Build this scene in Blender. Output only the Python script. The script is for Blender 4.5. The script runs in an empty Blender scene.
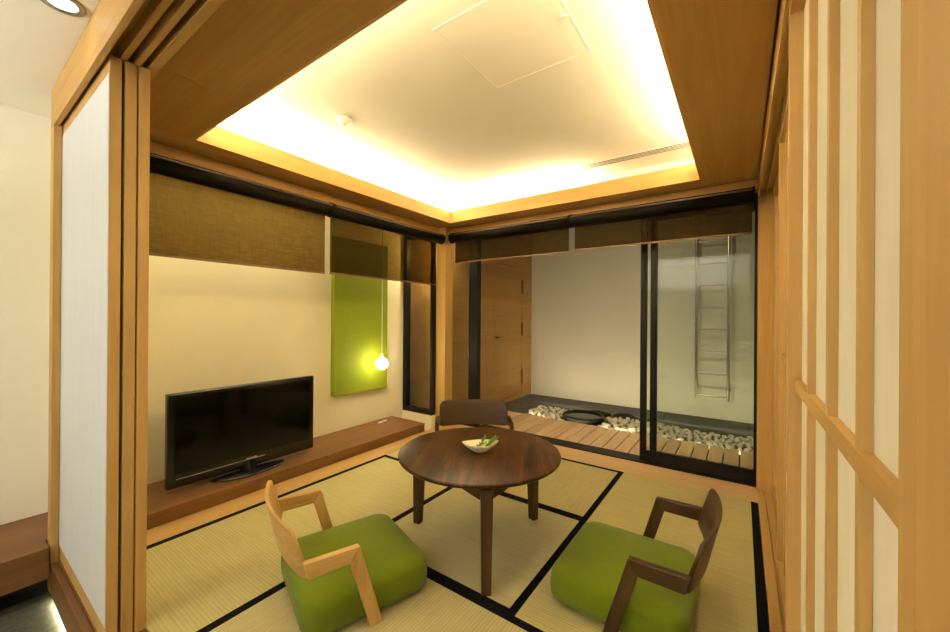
import bpy, bmesh, math, random
from mathutils import Vector, Matrix
random.seed(7)
S = bpy.context.scene
COL = S.collection
PI = math.pi

# ------------------------------------------------------------------ materials
def new_mat(name):
    m = bpy.data.materials.new(name); m.use_nodes = True
    nt = m.node_tree
    b = nt.nodes['Principled BSDF']
    return m, nt, b

def N(nt, t, **kw):
    n = nt.nodes.new(t)
    for k, v in kw.items():
        setattr(n, k, v)
    return n

def coords(nt, scale=(1, 1, 1), loc=(0, 0, 0), rot=(0, 0, 0)):
    tc = N(nt, 'ShaderNodeTexCoord'); mp = N(nt, 'ShaderNodeMapping')
    mp.inputs['Scale'].default_value = scale
    mp.inputs['Location'].default_value = loc
    mp.inputs['Rotation'].default_value = rot
    nt.links.new(tc.outputs['Object'], mp.inputs['Vector'])
    return mp.outputs['Vector']

def noise(nt, vec, scale, detail=3, rough=.55, dist=0):
    n = N(nt, 'ShaderNodeTexNoise')
    n.inputs['Scale'].default_value = scale
    n.inputs['Detail'].default_value = detail
    n.inputs['Roughness'].default_value = rough
    n.inputs['Distortion'].default_value = dist
    nt.links.new(vec, n.inputs['Vector'])
    return n.outputs['Fac']

def ramp(nt, fac, stops):
    r = N(nt, 'ShaderNodeValToRGB')
    e = r.color_ramp.elements
    while len(e) < len(stops):
        e.new(.5)
    for el, (p, c) in zip(e, stops):
        el.position = p; el.color = (*c, 1)
    nt.links.new(fac, r.inputs['Fac'])
    return r.outputs['Color']

def mixc(nt, fac, a, b, mode='MIX'):
    m = N(nt, 'ShaderNodeMix', data_type='RGBA', blend_type=mode)
    for i, v in ((0, fac), (6, a), (7, b)):
        if isinstance(v, (int, float)):
            m.inputs[i].default_value = v
        elif isinstance(v, tuple):
            m.inputs[i].default_value = (*v, 1)
        else:
            nt.links.new(v, m.inputs[i])
    return m.outputs[2]

def mathn(nt, op, a, b=0.0, c=None):
    m = N(nt, 'ShaderNodeMath', operation=op)
    for i, v in enumerate((a, b) if c is None else (a, b, c)):
        if isinstance(v, (int, float)):
            m.inputs[i].default_value = v
        else:
            nt.links.new(v, m.inputs[i])
    return m.outputs[0]

def bump(nt, b, h, strength=.2, dist=.002):
    bn = N(nt, 'ShaderNodeBump')
    bn.inputs['Strength'].default_value = strength
    bn.inputs['Distance'].default_value = dist
    nt.links.new(h, bn.inputs['Height'])
    nt.links.new(bn.outputs['Normal'], b.inputs['Normal'])

def plain(name, col, rough=.6, metal=0, vary=.06, vscale=3, spec=.5):
    m, nt, b = new_mat(name)
    v = coords(nt)
    f = noise(nt, v, vscale, 4)
    lo = tuple(c * (1 - vary) for c in col); hi = tuple(min(1, c * (1 + vary)) for c in col)
    nt.links.new(ramp(nt, f, [(.3, lo), (.7, hi)]), b.inputs['Base Color'])
    b.inputs['Roughness'].default_value = rough
    b.inputs['Metallic'].default_value = metal
    b.inputs['Specular IOR Level'].default_value = spec
    return m

def wood(name, dark, light, axis='z', fine=60, rough=.45, wob=.4, broad=7, spec=.4, off=0):
    m, nt, b = new_mat(name)
    st = {'x': (.05, 1, 1), 'y': (1, .05, 1), 'z': (1, 1, .05)}[axis]
    v = coords(nt, st, (off, off * 1.7, off * .6))
    f1 = noise(nt, v, broad, 3, .5, wob)
    f2 = noise(nt, v, fine, 2, .6, .1)
    f = mathn(nt, 'ADD', mathn(nt, 'MULTIPLY', f1, .65), mathn(nt, 'MULTIPLY', f2, .35))
    c = ramp(nt, f, [(.32, dark), (.5, tuple((a + q) / 2 for a, q in zip(dark, light))), (.68, light)])
    nt.links.new(c, b.inputs['Base Color'])
    b.inputs['Roughness'].default_value = rough
    b.inputs['Specular IOR Level'].default_value = spec
    bump(nt, b, f2, .06, .001)
    return m

HD, HL = (.47, .275, .082), (.62, .395, .140)
M = {}
for a in 'xyz':
    M['hinoki_' + a] = wood('cypress wood ' + a, HD, HL, a, rough=.55, spec=.25)
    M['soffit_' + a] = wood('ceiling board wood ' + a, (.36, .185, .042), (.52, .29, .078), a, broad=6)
    M['walnut_' + a] = wood('walnut wood ' + a, (.034, .0155, .006), (.082, .040, .0145), a, broad=9, wob=1.2, rough=.38)
    M['bench_' + a] = wood('bench board wood ' + a, (.14, .060, .020), (.235, .108, .038), a, broad=6, wob=.8)
    M['oak_' + a] = wood('ash wood ' + a, (.42, .235, .062), (.68, .44, .165), a, broad=10, fine=90, wob=.8)
    M['patio_' + a] = wood('patio panel wood ' + a, (.36, .19, .05), (.50, .29, .095), a, broad=4, wob=.6)
M['lattice'] = wood('shoji lattice wood', (.49, .295, .098), (.63, .41, .155), 'z')
M['floorwood_y'] = wood('floor border wood y', (.46, .27, .085), (.58, .37, .135), 'y')
M['floorwood_x'] = wood('floor border wood x', (.52, .34, .16), (.66, .45, .235), 'x')
M['deck'] = wood('deck board wood', (.62, .41, .22), (.78, .55, .33), 'y', fine=80)
M['cream'] = plain('cream plaster', (.88, .82, .59), .85, vary=.02)
M['ceil'] = plain('white ceiling paint', (.87, .86, .79), .9, vary=.01)
M['corr'] = plain('corridor plaster', (.86, .83, .73), .85, vary=.02)
M['patiowall'] = plain('patio render', (.50, .485, .41), .85, vary=.04, vscale=2)
M['stone'] = plain('dark patio stone', (.085, .088, .085), .7, vary=.25, vscale=9)
M['black'] = plain('black aluminium', (.008, .0075, .007), .45, vary=.1, spec=.25)
M['blackgloss'] = plain('black gloss plastic', (.008, .008, .009), .16, vary=.1)
M['screen'] = plain('dark display glass', (.003, .003, .003), .10, vary=.05, spec=.22)
M['silver'] = plain('silver trim', (.5, .5, .5), .3, .8)
M['steel'] = plain('stainless steel', (.36, .34, .30), .30, 1.0, vary=.05)
M['brass'] = plain('dark hinge metal', (.16, .13, .10), .35, .9)
M['white'] = plain('white plastic', (.85, .83, .78), .5, vary=.02)
M['border'] = plain('black cloth border', (.006, .006, .008), .9, vary=.3, vscale=60, spec=.1)
M['greenpanel'] = plain('lime green fabric panel', (.25, .31, .006), .8, vary=.04, vscale=40)
M['ceramic'] = plain('cream ceramic', (.85, .80, .62), .35, vary=.02)
M['leaf'] = plain('fresh green leaf', (.20, .36, .03), .5, vary=.35, vscale=60)
M['stem'] = plain('pale green stem', (.35, .45, .10), .5)
M['pebble'] = plain('white pebble', (.72, .69, .57), .6, vary=.2, vscale=14)
M['gravel'] = plain('pale gravel', (.50, .47, .38), .75, vary=.3, vscale=25)
M['rock'] = plain('black rock', (.018, .017, .016), .45, vary=.3, vscale=12)
M['basin'] = plain('black stone basin', (.010, .009, .008), .5, vary=.2, vscale=12, spec=.2)
M['blindroll'] = plain('dark blind headrail', (.007, .005, .0025), .6, vary=.1, spec=.1)
M['hem'] = plain('blind hem bar', (.16, .08, .02), .5)
M['genkan'] = plain('dark slate tile', (.105, .11, .08), .42, vary=.35, vscale=45)

# tatami
def tatami(name, axis, c1, c2):
    m, nt, b = new_mat(name)
    v = coords(nt)
    sep = N(nt, 'ShaderNodeSeparateXYZ'); nt.links.new(v, sep.inputs[0])
    u = sep.outputs['X' if axis == 'x' else 'Y']; w = sep.outputs['Y' if axis == 'x' else 'X']
    # warp ribs (12 mm) crossed by rush stems (5 mm)
    ribs = mathn(nt, 'ABSOLUTE', mathn(nt, 'SINE', mathn(nt, 'MULTIPLY', u, PI / .0145)))
    rush = mathn(nt, 'ABSOLUTE', mathn(nt, 'SINE', mathn(nt, 'MULTIPLY', w, PI / .009)))
    pat = mathn(nt, 'MULTIPLY', mathn(nt, 'POWER', ribs, .5), mathn(nt, 'ADD', mathn(nt, 'MULTIPLY', rush, .35), .65))
    st = (.06, 1, 1) if axis == 'y' else (1, .06, 1)
    vv = coords(nt, st)
    streak = noise(nt, vv, 120, 2)
    big = noise(nt, v, 4, 3)
    f = mathn(nt, 'ADD', mathn(nt, 'MULTIPLY', pat, .30), mathn(nt, 'MULTIPLY', streak, .34))
    f = mathn(nt, 'ADD', f, mathn(nt, 'MULTIPLY', big, .15))
    c = ramp(nt, f, [(.05, c1), (.64, c2)])
    nt.links.new(c, b.inputs['Base Color'])
    b.inputs['Roughness'].default_value = .55
    b.inputs['Specular IOR Level'].default_value = .35
    bump(nt, b, pat, .12, .0015)
    return m
M['tat_x'] = tatami('tatami rush x', 'x', (.29, .24, .095), (.56, .49, .25))
M['tat_y'] = tatami('tatami rush y', 'y', (.28, .24, .085), (.56, .50, .235))
M['tat_c'] = tatami('tatami rush pale', 'y', (.33, .29, .15), (.58, .52, .30))  # greyer rush: sheen and shade of the middle mat put into its colour

# upholstery
def fabric(name, c, rough=.9):
    m, nt, b = new_mat(name)
    v = coords(nt)
    n1 = noise(nt, v, 420, 2); n2 = noise(nt, v, 5, 3)
    f = mathn(nt, 'ADD', mathn(nt, 'MULTIPLY', n1, .5), mathn(nt, 'MULTIPLY', n2, .5))
    nt.links.new(ramp(nt, f, [(.3, tuple(q * .82 for q in c)), (.7, tuple(q * 1.15 for q in c))]), b.inputs['Base Color'])
    b.inputs['Roughness'].default_value = rough
    b.inputs['Sheen Weight'].default_value = .15
    b.inputs['Specular IOR Level'].default_value = .15
    bump(nt, b, n1, .15, .001)
    return m
M['green'] = fabric('olive green upholstery', (.140, .188, .006))

# washi paper
def paper(name, c, trans=.25):
    m, nt, b = new_mat(name)
    v = coords(nt, (1, 1, .12))
    f = noise(nt, v, 30, 4)
    colr = ramp(nt, f, [(.3, tuple(q * .95 for q in c)), (.7, c)])
    nt.links.new(colr, b.inputs['Base Color'])
    b.inputs['Roughness'].default_value = .9
    b.inputs['Specular IOR Level'].default_value = .1
    tr = N(nt, 'ShaderNodeBsdfTranslucent'); nt.links.new(colr, tr.inputs['Color'])
    mx = N(nt, 'ShaderNodeMixShader'); mx.inputs[0].default_value = trans
    nt.links.new(b.outputs[0], mx.inputs[1]); nt.links.new(tr.outputs[0], mx.inputs[2])
    nt.links.new(mx.outputs[0], nt.nodes['Material Output'].inputs['Surface'])
    return m
M['paper'] = paper('shoji paper', (.90, .86, .74), .06)
M['paperwhite'] = paper('white door paper', (.66, .675, .71), .05)

# woven blind: threads with gaps between them
def blind_mat(name, axis, c1, c2, lo, hi, tint):
    m, nt, b = new_mat(name)
    st = (.03, 1, 1) if axis == 'x' else (1, .03, 1)
    st2 = (1, 1, .03)
    h1 = noise(nt, coords(nt, st), 430, 2, .6); h2 = noise(nt, coords(nt, st2), 330, 2, .6)
    big = noise(nt, coords(nt), 3, 2)
    f = mathn(nt, 'ADD', mathn(nt, 'MULTIPLY', h1, .6), mathn(nt, 'MULTIPLY', h2, .4))
    nt.links.new(ramp(nt, f, [(.35, c1), (.65, c2)]), b.inputs['Base Color'])
    b.inputs['Roughness'].default_value = .8
    b.inputs['Specular IOR Level'].default_value = .2
    tr = N(nt, 'ShaderNodeBsdfTransparent'); tr.inputs['Color'].default_value = (*tint, 1)
    mr = N(nt, 'ShaderNodeMapRange')
    mr.inputs['From Min'].default_value = .35; mr.inputs['From Max'].default_value = .65
    mr.inputs['To Min'].default_value = hi; mr.inputs['To Max'].default_value = lo
    nt.links.new(f, mr.inputs['Value'])
    mx = N(nt, 'ShaderNodeMixShader')
    nt.links.new(mr.outputs[0], mx.inputs[0])
    nt.links.new(b.outputs[0], mx.inputs[1]); nt.links.new(tr.outputs[0], mx.inputs[2])
    nt.links.new(mx.outputs[0], nt.nodes['Material Output'].inputs['Surface'])
    return m
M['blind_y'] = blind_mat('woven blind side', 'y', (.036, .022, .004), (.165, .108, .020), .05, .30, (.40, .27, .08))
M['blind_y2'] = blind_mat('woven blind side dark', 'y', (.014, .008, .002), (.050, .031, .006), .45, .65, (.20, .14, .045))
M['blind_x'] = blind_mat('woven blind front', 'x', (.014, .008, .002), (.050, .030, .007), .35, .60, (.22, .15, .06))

# thin clear glass
def glass_mat(name, tint=(.93, .95, .93), refl=1.0):
    m = bpy.data.materials.new(name); m.use_nodes = True
    nt = m.node_tree; nt.nodes.remove(nt.nodes['Principled BSDF'])
    g = N(nt, 'ShaderNodeBsdfGlossy'); g.inputs['Roughness'].default_value = 0
    t = N(nt, 'ShaderNodeBsdfTransparent'); t.inputs['Color'].default_value = (*tint, 1)
    fr = N(nt, 'ShaderNodeFresnel'); fr.inputs['IOR'].default_value = 1.5
    mx = N(nt, 'ShaderNodeMixShader')
    geo = N(nt, 'ShaderNodeNewGeometry')      # the reflection belongs to the outer face of each side of the pane
    nt.links.new(mathn(nt, 'MULTIPLY', mathn(nt, 'MULTIPLY', fr.outputs[0], refl), mathn(nt, 'SUBTRACT', 1.0, geo.outputs['Backfacing'])), mx.inputs[0])
    nt.links.new(t.outputs[0], mx.inputs[1]); nt.links.new(g.outputs[0], mx.inputs[2])
    nt.links.new(mx.outputs[0], nt.nodes['Material Output'].inputs['Surface'])
    return m
M['glass'] = glass_mat('clear window glass')

def emit(name, col, s):
    m = bpy.data.materials.new(name); m.use_nodes = True
    nt = m.node_tree; nt.nodes.remove(nt.nodes['Principled BSDF'])
    e = N(nt, 'ShaderNodeEmission'); e.inputs[0].default_value = (*col, 1); e.inputs[1].default_value = s
    nt.links.new(e.outputs[0], nt.nodes['Material Output'].inputs['Surface'])
    return m
WARM = (1.0, .875, .55)
M['globe'] = emit('lit globe', (1.0, .86, .56), 17)
M['lamp'] = emit('lit downlight lamp', (1.0, .92, .78), 3)

# tiles with joints for the corridor floor
def tile_mat():
    m = M['genkan']; nt = m.node_tree; b = nt.nodes['Principled BSDF']
    src = b.inputs['Base Color'].links[0].from_socket
    br = N(nt, 'ShaderNodeTexBrick'); br.offset = 0
    br.inputs['Scale'].default_value = 1; br.inputs['Brick Width'].default_value = .6
    br.inputs['Row Height'].default_value = .3; br.inputs['Mortar Size'].default_value = .003
    br.inputs['Color1'].default_value = (1, 1, 1, 1); br.inputs['Color2'].default_value = (.9, .9, .9, 1)
    br.inputs['Mortar'].default_value = (.25, .25, .25, 1)
    nt.links.new(coords(nt, (1, 1, 1), (.1, .05, 0), (0, 0, PI / 2)), br.inputs['Vector'])
    nt.links.new(mixc(nt, 1.0, src, br.outputs['Color'], 'MULTIPLY'), b.inputs['Base Color'])
tile_mat()

# ------------------------------------------------------------------ geometry
def bx(bm, x0, x1, y0, y1, z0, z1, mat=None):
    vs = [bm.verts.new(Vector(p)) for p in ((x0, y0, z0), (x1, y0, z0), (x1, y1, z0), (x0, y1, z0),
                                            (x0, y0, z1), (x1, y0, z1), (x1, y1, z1), (x0, y1, z1))]
    if mat is not None:
        for v in vs: v.co = mat @ v.co
    for f in ((3, 2, 1, 0), (4, 5, 6, 7), (0, 1, 5, 4), (1, 2, 6, 5), (2, 3, 7, 6), (3, 0, 4, 7)):
        bm.faces.new([vs[i] for i in f])
    return vs

def prism(bm, pts, ext, mp):
    """polygon pts (a,b) swept from ext[0] to ext[1]; mp maps (a,b,c) to a point"""
    lo = [bm.verts.new(mp(a, b, ext[0])) for a, b in pts]
    hi = [bm.verts.new(mp(a, b, ext[1])) for a, b in pts]
    n = len(pts)
    bm.faces.new(lo); bm.faces.new(list(reversed(hi)))
    for i in range(n):
        bm.faces.new([lo[(i + 1) % n], lo[i], hi[i], hi[(i + 1) % n]])

def tube(bm, p0, p1, r, seg=16, r1=None):
    p0, p1 = Vector(p0), Vector(p1)
    d = (p1 - p0).normalized()
    a = d.orthogonal().normalized(); b = d.cross(a)
    r1 = r if r1 is None else r1
    A = [bm.verts.new(p0 + (a * math.cos(t) + b * math.sin(t)) * r) for t in [2 * PI * i / seg for i in range(seg)]]
    B = [bm.verts.new(p1 + (a * math.cos(t) + b * math.sin(t)) * r1) for t in [2 * PI * i / seg for i in range(seg)]]
    bm.faces.new(list(reversed(A))); bm.faces.new(B)
    for i in range(seg):
        bm.faces.new([A[i], A[(i + 1) % seg], B[(i + 1) % seg], B[i]])

def lathe(bm, prof, seg=48, loc=(0, 0, 0), sx=1, sy=1, closed=False):
    rings = []
    for r, z in prof:
        if r < 1e-6:
            rings.append([bm.verts.new((loc[0], loc[1], loc[2] + z))])
        else:
            rings.append([bm.verts.new((loc[0] + sx * r * math.cos(2 * PI * i / seg), loc[1] + sy * r * math.sin(2 * PI * i / seg), loc[2] + z)) for i in range(seg)])
    prs = list(zip(rings[:-1], rings[1:]))
    if closed: prs.append((rings[-1], rings[0]))
    for A, B in prs:
        for i in range(seg):
            j = (i + 1) % seg
            if len(A) == 1 and len(B) == 1: continue
            if len(A) == 1: bm.faces.new([A[0], B[j], B[i]])
            elif len(B) == 1: bm.faces.new([A[i], A[j], B[0]])
            else: bm.faces.new([A[i], A[j], B[j], B[i]])

def obj(name, bm, mat, parent=None, bevel=0, smooth=False, seg=2):
    bmesh.ops.recalc_face_normals(bm, faces=bm.faces[:])
    me = bpy.data.meshes.new(name); bm.to_mesh(me); bm.free()
    o = bpy.data.objects.new(name, me); COL.objects.link(o)
    me.materials.append(M[mat] if isinstance(mat, str) else mat)
    if smooth:
        for p in me.polygons: p.use_smooth = True
    if bevel:
        b = o.modifiers.new('bevel', 'BEVEL'); b.width = bevel; b.segments = seg; b.limit_method = 'ANGLE'; b.angle_limit = math.radians(40)
    if parent is not None: o.parent = parent
    return o

def box(name, mat, b, parent=None, bevel=0):
    bm = bmesh.new(); bx(bm, *b); return obj(name, bm, mat, parent, bevel)

def boxes(name, mat, bs, parent=None, bevel=0):
    bm = bmesh.new()
    for b in bs: bx(bm, *b)
    return obj(name, bm, mat, parent, bevel)

def tag(o, label=None, cat=None, group=None, kind=None):
    if label: o['label'] = label
    if cat: o['category'] = cat
    if group: o['group'] = group
    if kind: o['kind'] = kind
    return o

def thing(name, label, cat, loc=(0, 0, 0), rz=0, group=None, kind=None):
    o = bpy.data.objects.new(name, None); COL.objects.link(o)
    o.location = loc; o.rotation_euler = (0, 0, rz); o.empty_display_size = .1
    return tag(o, label, cat, group, kind)

def struct(o, label=None):
    o['kind'] = 'structure'
    if label: o['label'] = label
    return o

# ------------------------------------------------------------------ main dimensions (metres; tatami surface is z = 0)
XB, XW = -2.70, -3.195          # bench front, alcove wall
YG = 3.385                      # glass wall
ZS = 2.17                       # soffit
ZC = 2.45                       # raised ceiling
ZK = 2.30                       # corridor ceiling
FLOOR_K = -.175                  # corridor stone floor
YN = .33                        # near wall line

# ------------------------------------------------------------------ shell
struct(box('floor', 'floorwood_y', (-3.2, .30, .36, 3.45, -.12, -.055)), 'base floor below the tatami room')
# wooden borders round the mats
struct(box('trim_1', 'floorwood_y', (XB, -2.517, .474, 3.36, -.055, 0)), 'wooden floor border along the bench')
struct(box('trim_2', 'floorwood_x', (-2.517, .10, 3.086, 3.36, -.055, 0)), 'wooden floor border before the glass wall')
struct(boxes('trim_3', 'floorwood_y', [(.097, .137, .474, 3.32, -.055, 0), (.141, .177, .474, 3.32, -.055, -.001), (.181, .25, .474, 3.32, -.055, 0)]), 'wooden door track along the right floor edge')
# near sill (raised edge towards the corridor)
struct(boxes('trim_4', 'bench_x', [(-2.722, .30, .33, .358, -.148, -.008), (-2.80, .30, .358, .474, -.10, 0)], bevel=.003), 'wooden step edge between corridor and tatami room')  # darker bench wood puts the step's shade into its colour
# walls
struct(box('wall_left', 'cream', (XW - .1, XW, .42, 3.115, -.4, 2.6)), 'cream plaster wall behind the television')
struct(box('wall_corridor_left', 'corr', (XW - .1, XW, -2.2, .42, -.4, 2.6)), 'pale plaster wall of the corridor')
struct(box('wall_partition', 'cream', (XW, -2.80, .40, .45, -.4, 2.36)))
struct(box('wall_left_sill', 'cream', (XW, -2.752, 3.112, 3.20, -.055, .118)), 'cream upstand below the corner window')
struct(box('wall_right', 'cream', (.27, .33, .33, 3.45, -.3, 2.6)))
struct(box('wall_corridor_back', 'corr', (-3.3, 2.0, -2.3, -2.2, -.4, 2.4)))
struct(box('wall_corridor_right', 'corr', (1.9, 2.0, -2.2, .33, -.4, 2.4)))
struct(box('wall_corridor_front', 'corr', (.33, 1.9, .33, .40, -.4, 2.4)))
struct(box('floor_corridor', 'genkan', (-3.3, 2.0, -2.2, .42, FLOOR_K - .05, FLOOR_K)), 'dark stone tile floor of the corridor')
struct(box('ceiling_corridor', 'corr', (-3.3, 2.0, -2.3, .33, ZK, ZK + .06)), 'white ceiling of the corridor')
struct(box('ceiling_corner', 'corr', (XW, -2.80, .33, .40, ZK, ZK + .06)))
struct(box('wall_step', 'stone', (-3.2, .3, .42, .46, FLOOR_K, -.125)))
# raised ceiling and the cove walls
struct(box('ceiling', 'ceil', (-2.80, .12, .48, 3.45, ZC, ZC + .06)), 'raised cream ceiling inside the wooden cove')
struct(boxes('wall_cove', 'ceil', [(-2.80, -2.74, .48, 3.45, ZS + .115, ZC), (.06, .12, .48, 3.45, ZS + .115, ZC),
                                   (-2.74, .06, .48, .54, ZS + .115, ZC), (-2.74, .06, 3.39, 3.45, ZS + .115, ZC)]))
struct(box('ceiling_alcove', 'cream', (XW, -2.752, .45, 3.2, ZS, ZS + .05)))
CL, CR, CN, CF = -2.492, -.229, .82, 3.088
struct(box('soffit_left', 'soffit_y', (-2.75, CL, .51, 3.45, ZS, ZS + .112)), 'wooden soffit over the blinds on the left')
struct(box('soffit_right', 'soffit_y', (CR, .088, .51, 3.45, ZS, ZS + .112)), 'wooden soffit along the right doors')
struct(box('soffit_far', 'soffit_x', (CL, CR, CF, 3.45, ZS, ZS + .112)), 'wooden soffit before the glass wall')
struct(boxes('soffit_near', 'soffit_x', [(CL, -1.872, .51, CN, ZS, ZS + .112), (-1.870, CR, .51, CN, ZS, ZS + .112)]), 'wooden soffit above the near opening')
# bright wooden lining of the cove opening
struct(boxes('trim_5', 'hinoki_y', [(CL, CL + .012, CN, CF, ZS - .001, ZS + .118), (CR - .012, CR, CN, CF, ZS - .001, ZS + .118)], bevel=.001), 'wooden lip of the ceiling cove')
struct(boxes('trim_6', 'hinoki_x', [(CL + .012, CR - .012, CF - .012, CF, ZS - .001, ZS + .118), (CL + .012, CR - .012, CN, CN + .012, ZS - .001, ZS + .118)], bevel=.001), 'wooden lip of the ceiling cove')
# beams behind the blind rolls
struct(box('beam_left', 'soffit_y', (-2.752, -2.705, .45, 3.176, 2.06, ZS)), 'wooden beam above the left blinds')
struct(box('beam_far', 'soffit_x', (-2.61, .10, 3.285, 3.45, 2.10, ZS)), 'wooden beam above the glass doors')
# corner post and jambs
struct(box('post_corner', 'hinoki_z', (-2.75, -2.62, 3.177, 3.308, -.055, ZS), bevel=.003), 'square wooden post in the far corner')
struct(box('trim_7', 'hinoki_z', (.095, .19, 3.32, 3.45, -.055, ZS), bevel=.002), 'wooden jamb beside the glass door')
struct(boxes('trim_8', 'hinoki_z', [(.100, .23, .33, .394, -.12, ZK), (.100, .1035, .394, .429, -.12, 2.062), (.100, .27, .394, .429, 2.10, ZK)], bevel=.001), 'broad wooden post nearest on the right')
struct(boxes('trim_9', 'hinoki_z', [(-2.80, -2.722, .33, .350, -.15, 2.115), (-2.80, -2.722, .350, .3575, -.15, 2.185), (-2.80, -2.772, .3575, .51, 0, 2.185)], bevel=.001), 'wooden jamb left of the stacked doors')
# door head over the near opening: lip, three grooves between dividers
struct(boxes('trim_10', 'hinoki_x', [(-2.80, .10, .33, .350, 2.115, ZK), (-2.80, .10, .350, .51, 2.185, 2.23),
      (-2.80, .10, .388, .408, 2.138, 2.185), (-2.80, .10, .428, .447, 2.138, 2.185), (-2.80, .10, .467, .496, 2.138, 2.185)], bevel=.0015),
       'wooden door head with three sliding grooves')
struct(boxes('trim_11', 'hinoki_y', [(.096, .1035, .433, 3.32, 2.062, 2.28), (.1035, .27, .433, 3.32, 2.10, 2.28), (.1385, .1430, .433, 3.32, 2.062, 2.10),
                                     (.1785, .1830, .433, 3.32, 2.062, 2.10), (.220, .27, .433, 3.32, 2.062, 2.10)]), 'wooden door head along the right side')

# ------------------------------------------------------------------ tatami mats
def mat_thing(label, x0, x1, y0, y1, axis, bw, material):
    t = thing('tatami_mat', label, 'tatami mat', ((x0 + x1) / 2, (y0 + y1) / 2, -.055), 0)
    hx, hy = (x1 - x0) / 2 - .001, (y1 - y0) / 2 - .001
    if axis == 'x':     # long side along x: borders on the y edges
        box('mat_surface', material, (-hx, hx, -hy + bw, hy - bw, 0, .055), t)
        for s in (-1, 1):
            a, c = sorted((s * hy, s * (hy - bw)))
            box('cloth_border', 'border', (-hx, hx, a, c, 0, .0555), t)
    else:
        box('mat_surface', material, (-hx + bw, hx - bw, -hy, hy, 0, .055), t)
        for s in (-1, 1):
            a, c = sorted((s * hx, s * (hx - bw)))
            box('cloth_border', 'border', (a, c, -hy, hy, 0, .0555), t)
X0, X1, X2, X3 = -2.515, -1.645, -.775, .095
Y0, Y1, Y2, Y3 = .474, 1.344, 2.214, 3.084
mat_thing('full tatami mat lying along the television bench', X0, X1, Y0, Y2, 'y', .038, 'tat_y')
mat_thing('full tatami mat at the back before the glass wall', X0, X2, Y2, Y3, 'x', .036, 'tat_x')
mat_thing('full tatami mat under the dark chair on the right', X2, X3, Y1, Y3, 'y', .036, 'tat_y')
mat_thing('full tatami mat nearest the corridor, in the front', X1, X3, Y0, Y1, 'x', .036, 'tat_x')
mat_thing('half tatami mat in the middle under the round table', X1, X2, Y1, Y2, 'x', .022, 'tat_c')

# ------------------------------------------------------------------ bench and what stands on it
t = thing('low_bench', 'long low wooden bench along the cream wall under the television', 'bench', (0, 0, 0))
bm = bmesh.new()
bx(bm, XW + .001, XB, .476, 1.262, .055, .083); bx(bm, XW + .001, XB, 1.264, 2.952, .055, .083)
obj('bench_top', bm, 'bench_y', t, bevel=.002)
boxes('front_board', 'bench_y', [(XB - .03, XB - .004, .476, 2.95, -.055, .055)], t)
box('end_board', 'bench_x', (XW + .001, XB - .031, 2.925, 2.95, -.055, .055), t)

t = thing('low_bench', 'low wooden bench along the corridor wall, left of the white papered door', 'bench', (0, 0, 0))
boxes('bench_top', 'bench_y', [(XW + .001, -2.802, -1.9, .398, .055, .083), (-2.802, XB, -1.9, .3225, .055, .083)], t)
box('front_board', 'bench_y', (XB - .03, XB - .001, -1.9, .3225, -.064, .055), t)
box('support_board', 'black', (XW + .05, XB - .10, -1.85, .39, -.175, -.064), t)  # black board stands in for the shade in the bench's recess

# television
t = thing('television', 'large black flat screen television standing on the wooden bench', 'television', (-2.90, 1.315, .083), math.radians(-.6))
bm = bmesh.new(); bx(bm, -.025, .018, -.487, .487, .03, .622)
obj('cabinet', bm, 'blackgloss', t, bevel=.008)
box('rear_housing', 'black', (-.075, -.025, -.36, .36, .09, .54), t, bevel=.02)
box('screen', 'screen', (.018, .0195, -.448, .448, .115, .592), t)
box('trim_strip', 'silver', (.018, .0205, -.44, .10, .083, .0865), t)
bm = bmesh.new()
for k in range(9):
    y = -.03 + k * .0085
    bx(bm, .0185, .0205, y, y + .0055, .086 if k % 3 else .084, .098 if k % 2 else .095)
o = obj('maker_mark', bm, 'silver', t); o['label'] = 'small silver lettering below the screen'
bm = bmesh.new(); tube(bm, (-.012, 0, .012), (-.012, 0, .07), .055, 24, .045)
obj('stand_neck', bm, 'blackgloss', t, smooth=False)
bm = bmesh.new(); lathe(bm, [(0, 0), (.98, 0), (1, .004), (.99, .009), (.9, .014), (.35, .020), (0, .021)], 56, (0, 0, 0), .125, .25)
obj('stand_base', bm, 'blackgloss', t, smooth=True)

box_o = box('remote_control', 'white', (-.012, .012, -.06, .06, 0, .012), bevel=.003)
box_o.location = (-3.085, 2.72, .083); box_o.rotation_euler = (0, 0, math.radians(6))
tag(box_o, 'slim white remote control at the far end of the wooden bench', 'remote control')

# green wall panel and pendant
t = tag(box('wall_panel', 'greenpanel', (0, .055, -.328, .328, -.76, .76), bevel=.002), 'bright lime green rectangular panel on the cream wall', 'wall panel')
t.location = (XW, 2.50, 1.193)
t = thing('pendant_lamp', 'glowing round glass pendant lamp hanging before the green panel', 'lamp', (-2.985, 2.617, .716))
bm = bmesh.new(); bmesh.ops.create_uvsphere(bm, u_segments=32, v_segments=20, radius=.060)
obj('globe', bm, 'globe', t, smooth=True)
bm = bmesh.new(); tube(bm, (0, 0, .06), (0, 0, .10), .012, 16)
obj('lamp_holder', bm, 'white', t)
bm = bmesh.new(); tube(bm, (0, 0, .10), (0, 0, ZS - .71 - .02), .0035, 8)
obj('cable', bm, 'white', t)
bm = bmesh.new(); tube(bm, (0, 0, ZS - .71 - .02), (0, 0, ZS - .71), .035, 24)
obj('ceiling_rose', bm, 'white', t)

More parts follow.
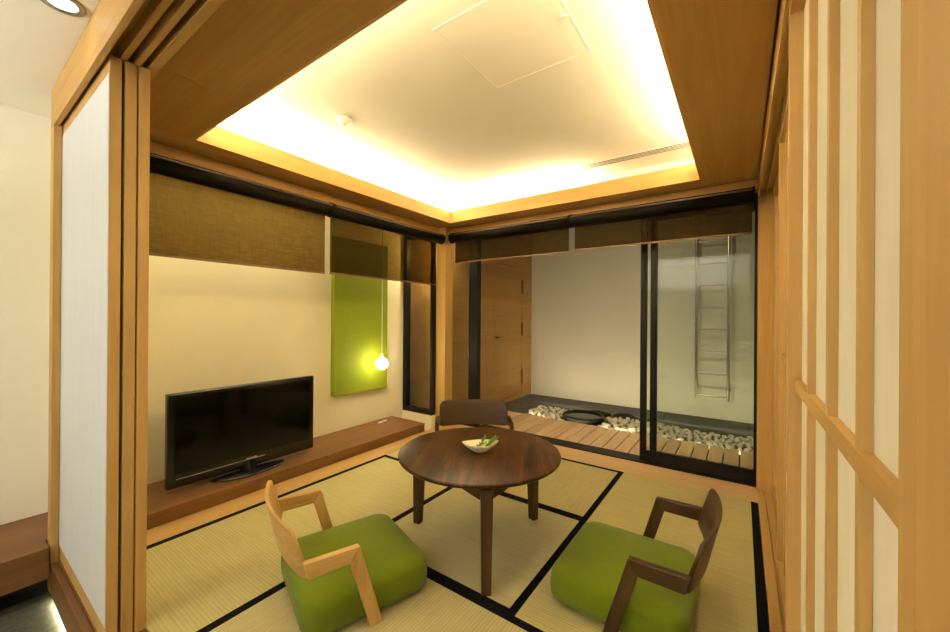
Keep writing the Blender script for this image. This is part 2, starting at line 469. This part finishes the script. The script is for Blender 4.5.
# ------------------------------------------------------------------ windows and glass doors
def frame_x(name, x0, x1, y0, y1, z0, z1, l, r, b, tp, parent=None, mat='black'):
    return boxes(name, mat, [(x0, x0 + l, y0, y1, z0, z1), (x1 - r, x1, y0, y1, z0, z1),
                             (x0 + l, x1 - r, y0, y1, z0, z0 + b), (x0 + l, x1 - r, y0, y1, z1 - tp, z1)], parent, .002)
w = struct(frame_x('window_1', XW, -2.752, 3.115, 3.18, .118, 2.12, .055, .03, .05, .05), 'black framed window beside the corner post')
box('pane', 'glass', (XW + .055, -2.782, 3.145, 3.151, .168, 2.07), w)
w = struct(frame_x('window_2', -2.82, -2.342, YG, YG + .07, .0, 2.10, .03, .115, .03, .05), 'narrow black framed window right of the corner post')
box('pane', 'glass', (-2.79, -2.457, YG + .008, YG + .014, .03, 2.05), w)
# outer frame of the sliding doors
struct(boxes('trim_12', 'black', [(-2.342, .094, 3.362, 3.52, -.10, .006), (-2.342, .094, 3.385, 3.50, 2.05, 2.10), (.0885, .094, 3.385, 3.50, .006, 2.05)], bevel=.001), 'black sill and frame of the glass doors')
def glass_door(name, x0, x1, y, label, bot):
    w = struct(frame_x(name, x0, x1, y, y + .032, .007, 2.048, .05, .008, bot, .06), label)
    box('pane', 'glass', (x0 + .05, x1 - .008, y + .013, y + .019, bot + .007, 1.988), w)
    return w
d1 = glass_door('door_7', -.612, .0875, 3.388, 'black framed sliding glass door, the front one on the right', .10)
box('door_handle', 'black', (-.606, -.575, 3.372, 3.388, .86, 1.04), d1, .003)
d2 = glass_door('door_8', -.700, .0875, 3.445, 'black framed sliding glass door stacked behind the front one', .075)

# ------------------------------------------------------------------ blinds
def blind(name, label, along, a0, a1, plane, ztop, zbot, group, f0, f1, cloth_mat):
    """along 'y': hangs in the plane x = plane; along 'x': plane y = plane"""
    loc = (plane, (a0 + a1) / 2, ztop) if along == 'y' else ((a0 + a1) / 2, plane, ztop)
    t = thing(name, label, 'blind', loc, 0, group)
    L = (a1 - a0) / 2; c = (a0 + a1) / 2
    P = (lambda a, d, z: (d, a, z)) if along == 'y' else (lambda a, d, z: (a, -d, z))
    r = .052
    bm = bmesh.new(); tube(bm, P(-L + .012, 0, -.056), P(L - .012, 0, -.056), r, 28)
    o = obj('fabric_roll', bm, 'blindroll', t)
    for p in o.data.polygons: p.use_smooth = len(p.vertices) == 4
    bm = bmesh.new()
    tube(bm, P(-L + .016, .050, -.030), P(L - .016, .050, -.030), .0065, 12)
    obj('head_rail', bm, 'brass', t)
    for s in (-1, 1):
        bm = bmesh.new()
        tube(bm, P(s * L, 0, -.056), P(s * (L - .014), 0, -.056), .057, 24)
        obj('end_bracket', bm, 'blindroll', t)
    bm = bmesh.new()
    e0, e1 = f0 - c, f1 - c
    z1 = zbot - ztop
    vs = [bm.verts.new(P(a, -.022, z)) for a, z in ((e0, -.06), (e1, -.06), (e1, z1 + .012), (e0, z1 + .012))]
    bm.faces.new(vs)
    cloth = obj('woven_cloth', bm, cloth_mat, t)
    bm = bmesh.new()
    q = [P(e0, -.026, z1), P(e1, -.018, z1 + .014)]
    (xa, ya, za), (xb, yb, zb) = q
    bx(bm, min(xa, xb), max(xa, xb), min(ya, yb), max(ya, yb), za, zb)
    obj('hem_bar', bm, 'hem', cloth)
    return t
G1 = 'woven blinds above the television'; G2 = 'woven blinds above the glass doors'
blind('roller_blind', 'brown woven roller blind above the television, the longer left one', 'y', .46, 1.79, -2.646, 2.085, 1.525, G1, .47, 1.755, 'blind_y')
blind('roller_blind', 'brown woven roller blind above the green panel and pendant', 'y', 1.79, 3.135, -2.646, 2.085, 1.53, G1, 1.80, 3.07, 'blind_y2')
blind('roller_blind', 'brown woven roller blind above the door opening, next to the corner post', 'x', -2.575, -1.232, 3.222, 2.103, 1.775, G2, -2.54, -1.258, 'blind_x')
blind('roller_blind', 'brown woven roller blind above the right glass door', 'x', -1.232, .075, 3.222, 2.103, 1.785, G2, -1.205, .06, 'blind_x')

# ------------------------------------------------------------------ shoji doors, left stack (seen end-on)
def left_door(n, y, label, x0, x1):
    t = struct(thing('door_%d' % n, None, None, ((x0 + x1) / 2, y + .0175, 0)), label)
    h = (x1 - x0) / 2; z0, z1 = .001, 2.136
    d = .0165
    boxes('stile', 'hinoki_z', [(h - .03, h, -d, d, z0, z1)], t, .0015)
    boxes('stile', 'hinoki_z', [(-h, -h + .03, -d, d, z0, z1)], t, .0015)
    boxes('bottom_rail', 'hinoki_x', [(-h + .03, h - .03, -d, d, z0, .07)], t, .001)
    boxes('top_rail', 'hinoki_x', [(-h + .03, h - .03, -d, d, 2.07, z1)], t, .001)
    boxes('paper_face', 'paperwhite', [(-h + .03, (h - .001) if n == 1 else (h - .03), -d - (.002 if n == 1 else -.001), -d + .003, .07, 2.07), (-h + .03, h - .03, d - .004, d - .001, .07, 2.07)], t)
    return t
left_door(1, .3600, 'white papered sliding door facing the corridor, front of the left stack', -2.765, -1.866)
left_door(2, .4017, 'wooden edged sliding door in the middle of the left stack', -2.765, -1.862)
left_door(3, .4395, 'wooden edged sliding door at the room side of the left stack', -2.765, -1.858)

# shoji doors along the right side, lattice towards the room
def right_door(n, x, y0, y1, muntins, label):
    t = struct(thing('door_%d' % n, None, None, (x, (y0 + y1) / 2, 0)), label)
    h = (y1 - y0) / 2; c = (y0 + y1) / 2; z0, z1 = .001, 2.08
    for s in (-1, 1):
        a, b = sorted((s * h, s * (h - .035)))
        box('stile', 'lattice', (0, .035, a, b, z0, z1), t, .0015)
    box('bottom_rail', 'hinoki_y', (0, .035, -h + .035, h - .035, z0, .06), t, .001)
    box('top_rail', 'hinoki_y', (0, .035, -h + .035, h - .035, 2.03, z1), t, .001)
    for y in muntins:
        box('muntin', 'lattice', (.0165, .030, y - c, y - c + .018, .06, 2.03), t, .0008)
    boxes('middle_rail', 'hinoki_y', [(.0155, .030, -h + .035, h - .035, 1.005, 1.035)], t, .0008)
    box('paper', 'paper', (.030, .0335, -h + .035, h - .035, .06, 2.03), t)
    return t
right_door(4, .1045, .397, 1.372, [.475, .664, .874, 1.104], 'nearest papered lattice door on the right')
right_door(5, .1435, 1.34, 2.325, [1.575, 1.79, 2.01, 2.17], 'middle papered lattice door on the right')
right_door(6, .1835, 2.28, 3.318, [2.5, 2.71, 2.92, 3.13], 'farthest papered lattice door beside the jamb')

# ------------------------------------------------------------------ ceiling fittings
t = thing('air_vent', 'long slotted air vent in the raised ceiling above the glass doors', 'air vent', (-1.05, 3.11, ZC))
bm = bmesh.new()
for a in ((-.85, .85, -.056, -.044), (-.85, .85, .044, .056), (-.85, -.838, -.044, .044), (.838, .85, -.044, .044)):
    bx(bm, a[0], a[1], a[2], a[3], -.003, 0)
obj('vent_frame', bm, 'white', t)
bm = bmesh.new()
for y in (-.0225, 0, .0225): bx(bm, -.838, .838, y - .004, y + .004, -.0025, -.0015)
obj('slats', bm, 'white', t)
box('slot_back', 'black', (-.838, .838, -.044, .044, -.0012, 0), t)
t = thing('ceiling_hatch', 'square access hatch with thin frame in the raised ceiling', 'ceiling hatch', (-.843, 1.505, ZC))
bm = bmesh.new()
q = .262
for a in ((-q, q, -q, -q + .010), (-q, q, q - .010, q), (-q, -q + .010, -q + .010, q - .010), (q - .010, q, -q + .010, q - .010)):
    bx(bm, a[0], a[1], a[2], a[3], -.0022, 0)
obj('hatch_frame', bm, 'ceil', t)
box('hatch_panel', 'ceil', (-q + .012, q - .012, -q + .012, q - .012, -.0012, 0), t)
bm = bmesh.new(); tube(bm, (.235, -.01, -.010), (.235, -.01, -.003), .014, 20)
obj('latch', bm, 'white', t)
t = thing('smoke_detector', 'small round white smoke detector on the raised ceiling', 'smoke detector', (-2.08, 1.50, ZC))
bm = bmesh.new(); lathe(bm, [(0, -.030), (.018, -.029), (.024, -.020), (.046, -.014), (.050, 0), (0, 0)], 32)
obj('detector_body', bm, 'white', t, smooth=True)
bm = bmesh.new(); lathe(bm, [(0, -.036), (.010, -.034), (.012, -.029), (0, -.029)], 20)
obj('sensor', bm, 'silver', t, smooth=True)
t = thing('downlight', 'round recessed downlight in the white corridor ceiling', 'downlight', (-1.97, .255, ZK))
bm = bmesh.new(); lathe(bm, [(.040, -.004), (.048, -.008), (.060, -.006), (.063, 0), (.040, 0)], 40, closed=True)
obj('trim_ring', bm, 'steel', t, smooth=True)
bm = bmesh.new(); lathe(bm, [(0, -.002), (.040, -.002), (.040, -.0005), (0, -.0005)], 32)
obj('lamp_lens', bm, 'lamp', t)

# ------------------------------------------------------------------ round table, bowl, sprigs
TC = Vector((-1.147, 1.687, 0))
t = thing('round_table', 'low round walnut table with three legs in the middle of the mats', 'table', TC)
bm = bmesh.new(); lathe(bm, [(0, .452), (.375, .452), (.418, .462), (.4275, .470), (.4285, .477), (.4265, .482), (.422, .4835), (0, .4835)], 96)
o = obj('tabletop', bm, 'walnut_x', t)
for p in o.data.polygons: p.use_smooth = True
o.data.polygons  # smooth sides
# tabletop of jointed boards
m, nt, b = new_mat('walnut boards')
v0 = coords(nt, (1, 1, 1), (0, 0, 0), (0, 0, math.radians(62)))
sp = N(nt, 'ShaderNodeSeparateXYZ'); nt.links.new(v0, sp.inputs[0])
idx = mathn(nt, 'FLOOR', mathn(nt, 'MULTIPLY', sp.outputs['Y'], 6.6))
shift = mathn(nt, 'MULTIPLY', idx, 3.71)
cb = N(nt, 'ShaderNodeCombineXYZ')
nt.links.new(mathn(nt, 'ADD', mathn(nt, 'MULTIPLY', sp.outputs['X'], .14), shift), cb.inputs[0])
nt.links.new(mathn(nt, 'ADD', sp.outputs['Y'], shift), cb.inputs[1])
f1 = noise(nt, cb.outputs[0], 9, 4, .5, 1.5); f2 = noise(nt, cb.outputs[0], 70, 2)
tone = N(nt, 'ShaderNodeTexWhiteNoise', noise_dimensions='1D'); nt.links.new(idx, tone.inputs['W'])
f = mathn(nt, 'ADD', mathn(nt, 'MULTIPLY', f1, .62), mathn(nt, 'MULTIPLY', f2, .25))
f = mathn(nt, 'ADD', f, mathn(nt, 'MULTIPLY', tone.outputs['Value'], .16))
nt.links.new(ramp(nt, f, [(.34, (.016, .006, .002)), (.52, (.060, .024, .008)), (.68, (.160, .075, .026))]), b.inputs['Base Color'])
b.inputs['Roughness'].default_value = .33; b.inputs['Specular IOR Level'].default_value = .24
o.data.materials[0] = m
for k, a in enumerate((-51, 69, 189)):
    A = math.radians(a)
    rot = Matrix.Rotation(A, 4, 'Z')
    bm = bmesh.new()
    # tapered leg: outer face upright, inner face tapers
    bot = [(.372, -.021), (.412, -.021), (.412, .021), (.372, .021)]
    top = [(.352, -.027), (.414, -.027), (.414, .027), (.352, .027)]
    lo = [bm.verts.new(rot @ Vector((x, y, .001))) for x, y in bot]; hi = [bm.verts.new(rot @ Vector((x, y, .455))) for x, y in top]
    bm.faces.new(lo); bm.faces.new(hi)
    for i in range(4): bm.faces.new([lo[i], lo[(i + 1) % 4], hi[(i + 1) % 4], hi[i]])
    obj('leg', bm, 'walnut_z', t, .003)
    bm = bmesh.new()
    prism(bm, [(-.115, .4515), (.115, .4515), (.105, .436), (.028, .385), (-.028, .385), (-.105, .436)], (.318, .3515), lambda a_, b_, c_: rot @ Vector((c_, a_, b_)))
    obj('brace', bm, 'walnut_x', t, .002)

BWL = Vector((-1.127, 1.665, .4837))
t = thing('bowl', 'small boat shaped cream bowl of green sprigs on the round table', 'bowl', BWL, math.radians(42))
bm = bmesh.new()
seg = 56
def bowl_pt(rr, zz, i):
    th = 2 * PI * i / seg
    ex = math.cos(th); ey = math.sin(th)
    lift = .009 * rr * abs(ex) ** 3
    return Vector((rr * .098 * ex, rr * .058 * ey * (1 - .25 * ex * ex), zz + lift))
prof = [(.30, .0), (.42, .004), (.70, .020), (.90, .036), (1.0, .048), (.955, .0475), (.86, .038), (.66, .024), (.38, .010), (.1, .007)]
rings = [[bm.verts.new(bowl_pt(r, z, i)) for i in range(seg)] for r, z in prof]
bm.faces.new(list(reversed(rings[0]))); bm.faces.new(rings[-1])
for A_, B_ in zip(rings[:-1], rings[1:]):
    for i in range(seg): bm.faces.new([A_[i], A_[(i + 1) % seg], B_[(i + 1) % seg], B_[i]])
obj('bowl_body', bm, 'ceramic', t, smooth=True)

def sprig(label, loc, az, el, ln, seed):
    rnd = random.Random(seed)
    t = thing('herb_sprig', label, 'sprig', loc, az, 'green sprigs in the cream bowl')
    d = Vector((math.cos(el), 0, math.sin(el)))
    bm = bmesh.new()
    tube(bm, (0, 0, 0), d * ln, .0012, 6, .0006)
    obj('stem', bm, 'stem', t)
    bm = bmesh.new()
    for k in range(9):
        s = .22 + .78 * k / 8
        p = d * ln * s
        a = k * 2.4 + rnd.random()
        dirv = (d * .55 + Vector((0, math.cos(a), abs(math.sin(a)) * .8 + .1))).normalized()
        L = .025 * (1.15 - .45 * s) * rnd.uniform(.85, 1.2)
        side = dirv.cross(Vector((.3, .2, 1))).normalized(); up = side.cross(dirv)
        pts = [(0, 0), (.28, .22), (.6, .26), (1, 0), (.6, -.26), (.28, -.22)]
        lo = [bm.verts.new(p + dirv * L * u + side * L * w_ + up * (.12 * L * math.sin(u * PI))) for u, w_ in pts]
        hi = [bm.verts.new(v.co + up * .0005) for v in lo]
        bm.faces.new(list(reversed(lo))); bm.faces.new(hi)
        for i in range(6): bm.faces.new([lo[i], lo[(i + 1) % 6], hi[(i + 1) % 6], hi[i]])
    obj('leaves', bm, 'leaf', t, smooth=False)
c42, s42 = math.cos(math.radians(42)), math.sin(math.radians(42))
def inbowl(u, v, z): return (BWL.x + u * c42 - v * s42, BWL.y + u * s42 + v * c42, BWL.z + z)
R42 = math.radians(42)
sprig('green sprig lying lowest in the middle of the cream bowl', inbowl(-.030, -.004, .016), R42 + .25, .35, .070, 1)
sprig('green sprig rising over the right tip of the cream bowl', inbowl(.030, .004, .030), R42 - .05, .50, .075, 2)
sprig('green sprig standing up at the back of the cream bowl', inbowl(.000, .012, .018), R42 + .75, .80, .060, 3)
sprig('green sprig leaning over the front rim of the cream bowl', inbowl(.010, -.010, .020), R42 - .55, .50, .055, 4)
sprig('green sprig upright near the right end of the cream bowl', inbowl(.050, -.016, .036), R42 + .2, .95, .050, 5)

# ------------------------------------------------------------------ floor chairs
def cushion_bm():
    bm = bmesh.new()
    hx = .262
    def ring(inset, z, n=12, puff=0):
        r = max(.070 - inset * .5, .02); h = hx - inset
        out = []
        for cx, cy, a0 in ((1, 1, 0), (-1, 1, 90), (-1, -1, 180), (1, -1, 270)):
            for k in range(n + 1):
                a = math.radians(a0 + 90 * k / n)
                x = cx * (h - r) + r * math.cos(a); y = cy * (h - r) + r * math.sin(a)
                out.append((x, y))
        # sides bow outwards a little
        return [bm.verts.new((x * (1 + .025 * math.cos(min(1, abs(y) / h) * PI / 2)), y * (1 + .018 * math.cos(min(1, abs(x) / h) * PI / 2)), z)) for x, y in out]
    prof = [(.026, .014), (.012, .017), (.004, .028), (.000, .055), (.000, .085), (.002, .110), (.005, .122), (.010, .131), (.018, .138), (.032, .144), (.060, .150), (.100, .156), (.150, .160), (.200, .162)]
    R = [ring(i, z) for i, z in prof]
    n = len(R[0])
    bm.faces.new(list(reversed(R[0]))); bm.faces.new(R[-1])
    for A_, B_ in zip(R[:-1], R[1:]):
        for i in range(n): bm.faces.new([A_[i], A_[(i + 1) % n], B_[(i + 1) % n], B_[i]])
    return bm

def plank_bm():
    bm = bmesh.new()
    n, k = 28, 8
    W = .276; th = .015
    def P(u, w, s):           # u lateral -1..1, w 0..1 up the plank
        f = -.244 - .044 * w - .048 * (1 - u * u)
        z = .250 + .190 * w + .004 * (1 - u * u)
        # rounded upper and lower corners
        au = abs(u)
        if au > .86:
            q = (au - .86) / .14
            cut = .16 * (1 - math.sqrt(max(0, 1 - q * q)))
            z = z - .195 * cut * max(0, (w - .5) * 2) + .195 * cut * .5 * max(0, (.5 - w) * 2)
        return Vector((f - s * th, u * W, z + s * th * .3))
    F = [[bm.verts.new(P(-1 + 2 * i / n, j / k, 0)) for j in range(k + 1)] for i in range(n + 1)]
    B = [[bm.verts.new(P(-1 + 2 * i / n, j / k, 1)) for j in range(k + 1)] for i in range(n + 1)]
    for i in range(n):
        for j in range(k):
            bm.faces.new([F[i][j], F[i + 1][j], F[i + 1][j + 1], F[i][j + 1]])
            bm.faces.new([B[i][j], B[i][j + 1], B[i + 1][j + 1], B[i + 1][j]])
        bm.faces.new([F[i][0], B[i][0], B[i + 1][0], F[i + 1][0]])
        bm.faces.new([F[i][k], F[i + 1][k], B[i + 1][k], B[i][k]])
    for j in range(k):
        bm.faces.new([F[0][j], F[0][j + 1], B[0][j + 1], B[0][j]])
        bm.faces.new([F[n][j], B[n][j], B[n][j + 1], F[n][j + 1]])
    return bm

def floor_chair(label, loc, rz, wd, size=1):
    t = thing('floor_chair', label, 'chair', loc, rz, None)
    t.scale = (size, size, size)
    obj('seat_cushion', cushion_bm(), 'green', t, smooth=True)
    box('cross_bar', wd + 'y', (-.024, .016, -.269, .269, .001, .0125), t)
    o = obj('backrest', plank_bm(), wd + 'y', t, .003)
    for p in o.data.polygons: p.use_smooth = True
    for s in (-1, 1):
        a, b_ = sorted((s * .269, s * .297))
        bm = bmesh.new()
        prism(bm, [(-.272, .330), (-.072, .327), (-.108, .272), (-.256, .270)], (a, b_), lambda f, z, c: Vector((f, c, z)))
        obj('arm', bm, wd + 'x', t, .004)
        bm = bmesh.new()
        prism(bm, [(-.1075, .2715), (-.0715, .3265), (.022, .0), (-.028, .0)], (a, b_), lambda f, z, c: Vector((f, c, z)))
        obj('leg', bm, wd + 'z', t, .004)
    return t
floor_chair('pale wood legless chair with green cushion, nearest the television', (-1.434, 1.098, 0), math.radians(71), 'oak_')
floor_chair('dark walnut legless chair with green cushion, by the right doors', (-.405, 1.745, 0), math.radians(180), 'walnut_')
floor_chair('dark walnut legless chair behind the round table by the corner post', (-1.70, 2.433, 0), math.radians(-53), 'walnut_', 1.06)

# ------------------------------------------------------------------ patio
GZ = -.12
struct(box('patio_ground', 'stone', (-4.0, 1.2, 3.45, 6.0, GZ - .06, GZ)), 'dark grey stone floor of the patio')
struct(box('wall_patio_back', 'patiowall', (-4.0, 1.2, 5.90, 6.0, GZ, 3.4)), 'pale rendered back wall of the patio')
struct(box('wall_patio_right', 'patiowall', (.33, .43, 3.46, 5.90, GZ, 3.4)))
struct(boxes('wall_patio_left', 'patio_y', [(-3.6, -2.95, 3.52, 4.679, GZ, 3.0), (-3.6, -2.95, 5.561, 5.899, GZ, 3.0), (-3.6, -2.95, 4.679, 5.561, 2.003, 3.0),
             (-3.6, -2.95, 4.679, 5.561, GZ, -.053), (-3.6, -2.99, 4.679, 5.561, -.053, 2.003)]), 'wooden boarded side wall of the patio')
d = struct(box('door_9', 'patio_y', (-2.989, -2.953, 4.687, 5.553, -.045, 1.995), bevel=.002), 'wooden door in the patio side wall')
for z0, z1 in ((1.57, 1.81), (.89, 1.11), (.10, .355)):
    bm = bmesh.new(); tube(bm, (-2.944, 5.562, z0), (-2.944, 5.562, z1), .010, 12)
    bx(bm, -2.9525, -2.948, 5.53, 5.60, z0 + .02, z1 - .02)
    obj('hinge', bm, 'brass', d)
bm = bmesh.new(); tube(bm, (-2.953, 4.745, .895), (-2.90, 4.745, .895), .012, 12); tube(bm, (-2.91, 4.745, .895), (-2.91, 4.85, .895), .009, 12)
obj('door_handle', bm, 'brass', d)
# deck
dk = struct(thing('deck', None, None, (0, 0, 0)), 'pale wooden deck outside the glass doors')
bm = bmesh.new()
x = -2.52
while x < .26:
    bx(bm, x, x + .110, 3.525, 4.37, -.072, -.045); x += .120
obj('deck_boards', bm, 'deck', dk, .002)
boxes('deck_joist', 'bench_x', [(-2.5, .30, yy, yy + .05, GZ, -.072) for yy in (3.56, 3.95, 4.25)], dk)
# gravel bed
bm = bmesh.new()
rnd = random.Random(3)
for k in range(2600):
    x, y = rnd.uniform(-2.4, .30), rnd.uniform(4.40, 5.02)
    if (x + 1.62) ** 2 / .30 ** 2 + (y - 4.70) ** 2 / .30 ** 2 < 1: continue
    if y > 5.05 + .07 * math.sin(x * 5) : continue
    r = rnd.uniform(.006, .009)
    mt = Matrix.Translation((x, y, GZ + r * .5)) @ Matrix.Rotation(rnd.random() * 6, 4, 'Z') @ Matrix.Diagonal((1.25, 1, .7, 1))
    bmesh.ops.create_icosphere(bm, subdivisions=1, radius=r, matrix=mt)
tag(obj('gravel', bm, 'gravel', smooth=True), 'fine pale gravel filling the bed under the white pebbles', 'gravel', kind='stuff')
# pebbles, each a thing
pm = []
for k in range(6):
    bm = bmesh.new(); bmesh.ops.create_icosphere(bm, subdivisions=3, radius=1)
    rr = random.Random(40 + k); off = Vector((rr.random() * 9, rr.random() * 9, rr.random() * 9))
    from mathutils import noise as mnoise
    for v in bm.verts:
        v.co *= 1 + .16 * mnoise.noise(v.co * 1.1 + off)
        v.co.x *= 1.12; v.co.z *= .74
    me = bpy.data.meshes.new('pebble'); bm.to_mesh(me); bm.free()
    for p in me.polygons: p.use_smooth = True
    me.materials.append(M['pebble']); pm.append(me)
placed = []
tries = 0
while len(placed) < 298 and tries < 40000:
    tries += 1
    x, y = rnd.uniform(-2.36, .27), rnd.uniform(4.43, 5.06)
    if y > 5.02 + .06 * math.sin(x * 5): continue
    if y < 4.43 + max(0, -2.0 - x) * .6: continue
    big = -1.35 < x < -.75 and y < 4.9
    r = rnd.uniform(.030, .046) if big else rnd.uniform(.018, .031)
    if (x + 1.62) ** 2 + (y - 4.70) ** 2 < (.27 + r * 1.1) ** 2: continue
    if any(math.hypot(x - a, y - c) < (r + q) * 1.10 for a, c, q in placed): continue
    placed.append((x, y, r))
for i, (x, y, r) in enumerate(placed):
    o = bpy.data.objects.new('pebble', pm[i % 6]); COL.objects.link(o)
    o.location = (x, y, GZ + .015 + r * .78); o.scale = (r, r, r); o.rotation_euler = (rnd.uniform(-.25, .25), rnd.uniform(-.25, .25), rnd.random() * 6.28)
    tag(o, 'smooth white pebble lying in the gravel bed behind the wooden deck', 'pebble', 'white pebbles behind the deck')
t = thing('stone_basin', 'round black stone water basin set among the white pebbles', 'basin', (-1.62, 4.70, GZ))
bm = bmesh.new(); lathe(bm, [(0, 0), (.20, 0), (.245, .04), (.255, .085), (.248, .098), (.225, .098), (.205, .070), (.12, .045), (0, .04)], 64)
obj('basin_body', bm, 'basin', t, smooth=True)
bm = bmesh.new(); lathe(bm, [(0, .078), (.208, .078), (.208, .0765), (0, .0765)], 48)
obj('water', bm, 'screen', t)
for lab, x, y, r in (('black rock behind the stone basin, leftmost of three', -1.55, 5.14, .10), ('black rock behind the stone basin, middle of three', -1.22, 5.16, .085), ('black rock behind the stone basin, rightmost of three', -.93, 5.13, .07)):
    bm = bmesh.new(); bmesh.ops.create_icosphere(bm, subdivisions=3, radius=r)
    off = Vector((x * 7, y, 0))
    for v in bm.verts:
        v.co *= 1 + .5 * mnoise.noise(v.co / r * .9 + off)
        v.co.x *= 1.5; v.co.z = max(v.co.z * .6, -r * .3)
    o = obj('rock', bm, 'rock', smooth=False); o.location = (x, y, GZ + r * .29)
    tag(o, lab, 'rock', 'black rocks by the pebble bed')
# ladder on the back wall
t = thing('ladder', 'steel rung ladder fixed to the pale patio back wall', 'ladder', (-.305, 5.76, .145))
for s in (-.175, .175):
    bm = bmesh.new(); tube(bm, (s, 0, 0), (s, 0, 2.75), .019, 16)
    obj('side_rail', bm, 'steel', t, smooth=False)
for z in (.05, .335, .62, .905, 1.19, 1.475, 1.76, 2.045, 2.33, 2.6):
    bm = bmesh.new(); tube(bm, (-.16, 0, z), (.16, 0, z), .010, 12)
    obj('rung', bm, 'steel', t)
for s in (-.175, .175):
    for z in (.14, 1.45, 2.5):
        bm = bmesh.new(); tube(bm, (s, .015, z), (s, .138, z), .010, 12); tube(bm, (s, .130, z), (s, .139, z), .028, 16)
        obj('wall_bracket', bm, 'steel', t)

# ------------------------------------------------------------------ lights
def area(name, loc, rot, sx, sy, power, col):
    l = bpy.data.lights.new(name, 'AREA'); l.shape = 'RECTANGLE'; l.size = sx; l.size_y = sy
    l.energy = power; l.color = col
    o = bpy.data.objects.new(name, l); COL.objects.link(o); o.location = loc; o.rotation_euler = rot
    return o
def spot(name, loc, power, col, ang=120, blend=.8, rad=.05, rot=(0, 0, 0)):
    l = bpy.data.lights.new(name, 'SPOT'); l.energy = power; l.color = col
    l.spot_size = math.radians(ang); l.spot_blend = blend; l.shadow_soft_size = rad
    o = bpy.data.objects.new(name, l); COL.objects.link(o); o.location = loc; o.rotation_euler = rot
    return o
UP = (PI, 0, 0)
ZL = ZS + .125
P = 26
area('cove_strip_left', (-2.64, (CN + CF) / 2, ZL), UP, .05, CF - CN + .2, P * 1.25, WARM)
area('cove_strip_right', (-.08, (CN + CF) / 2 - .1, ZL), UP, .05, CF - CN, P, WARM)
area('cove_strip_far', (-1.85, 3.24, ZL), UP, 1.4, .05, P * .50, WARM)
area('cove_strip_near', ((CL + CR) / 2, .67, ZL), UP, CR - CL + .2, .05, P, WARM)
area('alcove_strip', (-2.95, 1.2, 2.16), (0, 0, 0), .05, 1.4, 5, WARM)
CW = (1.0, .92, .74)
spot('downlight_lamp', (-1.97, .255, ZK - .012), 1.0, CW, 110, 1)
def point(name, loc, power, col, rad=.1):
    l = bpy.data.lights.new(name, 'POINT'); l.energy = power; l.color = col; l.shadow_soft_size = rad
    o = bpy.data.objects.new(name, l); COL.objects.link(o); o.location = loc
area('corridor_uplight', (-1.3, -1.75, 1.75), (PI, 0, 0), 2.6, .12, 24, (1.0, .96, .88))  # unseen fill, added to light the ceiling and doors by bounce
area('corridor_uplight_near', (-2.25, -.95, 1.75), (PI, 0, 0), 1.3, .10, 9.5, (1.0, .96, .88))  # second added fill, brightens the visible corridor ceiling; no fixture here
point('corridor_lamp', (.4, -1.3, 1.6), 2, CW, .15)  # added soft fill behind the camera, not a fitting of the corridor
# strip below the step edge
area('step_strip', (-1.6, .340, -.1495), (0, 0, 0), 2.2, .015, 1.6, (1.0, .88, .55))
area('patio_wall_wash', (-1.1, 5.30, -.10), (math.radians(138), 0, 0), 2.9, .03, 5, (1.0, .84, .52))
# patio: strip under the back edge of the deck and a lamp over the door
area('patio_strip', (-1.1, 4.355, -.085), (math.radians(100), 0, 0), 2.7, .02, 4, (1.0, .82, .48))
spot('patio_lamp', (-.9, 3.62, 2.7), 38, (1.0, .81, .48), 120, .9, .08, (math.radians(40), 0, 0))

point('patio_lamp_corner', (-2.9, 3.34, 1.95), 16, (1.0, .80, .46), .05)  # added fill for the dark nook behind the corner window; no lamp here
w = bpy.data.worlds.new('dusk'); S.world = w; w.use_nodes = True
w.node_tree.nodes['Background'].inputs[0].default_value = (.36, .38, .46, 1)
w.node_tree.nodes['Background'].inputs[1].default_value = .06

# ------------------------------------------------------------------ camera
f_px, yaw, pitch, roll = 379.71, .6112, .0014, .0067
cy_, sy_ = math.cos(yaw), math.sin(yaw)
F = Vector((-sy_, cy_, 0)); R = Vector((cy_, sy_, 0)); U = Vector((0, 0, 1))
F2 = F * math.cos(pitch) + U * math.sin(pitch); U2 = U * math.cos(pitch) - F * math.sin(pitch)
R3 = R * math.cos(roll) + U2 * math.sin(roll); U3 = U2 * math.cos(roll) - R * math.sin(roll)
cam = bpy.data.cameras.new('camera'); co = bpy.data.objects.new('camera', cam); COL.objects.link(co)
cam.sensor_width = 36; cam.sensor_fit = 'HORIZONTAL'; cam.lens = f_px / 950 * 36
cam.clip_start = .02; cam.clip_end = 60
mt = Matrix((R3, U3, -F2)).transposed().to_4x4(); mt.translation = (0, 0, 1.2)
co.matrix_world = mt
S.camera = co
S.view_settings.view_transform = 'Standard'; S.view_settings.look = 'None'
S.view_settings.gamma = 1; S.view_settings.use_curve_mapping = False
S.view_settings.exposure = 1.08
S.cycles.max_bounces = 12; S.cycles.transparent_max_bounces = 12; S.cycles.diffuse_bounces = 6
S.cycles.use_denoising = True
S.cycles.sample_clamp_indirect = 8
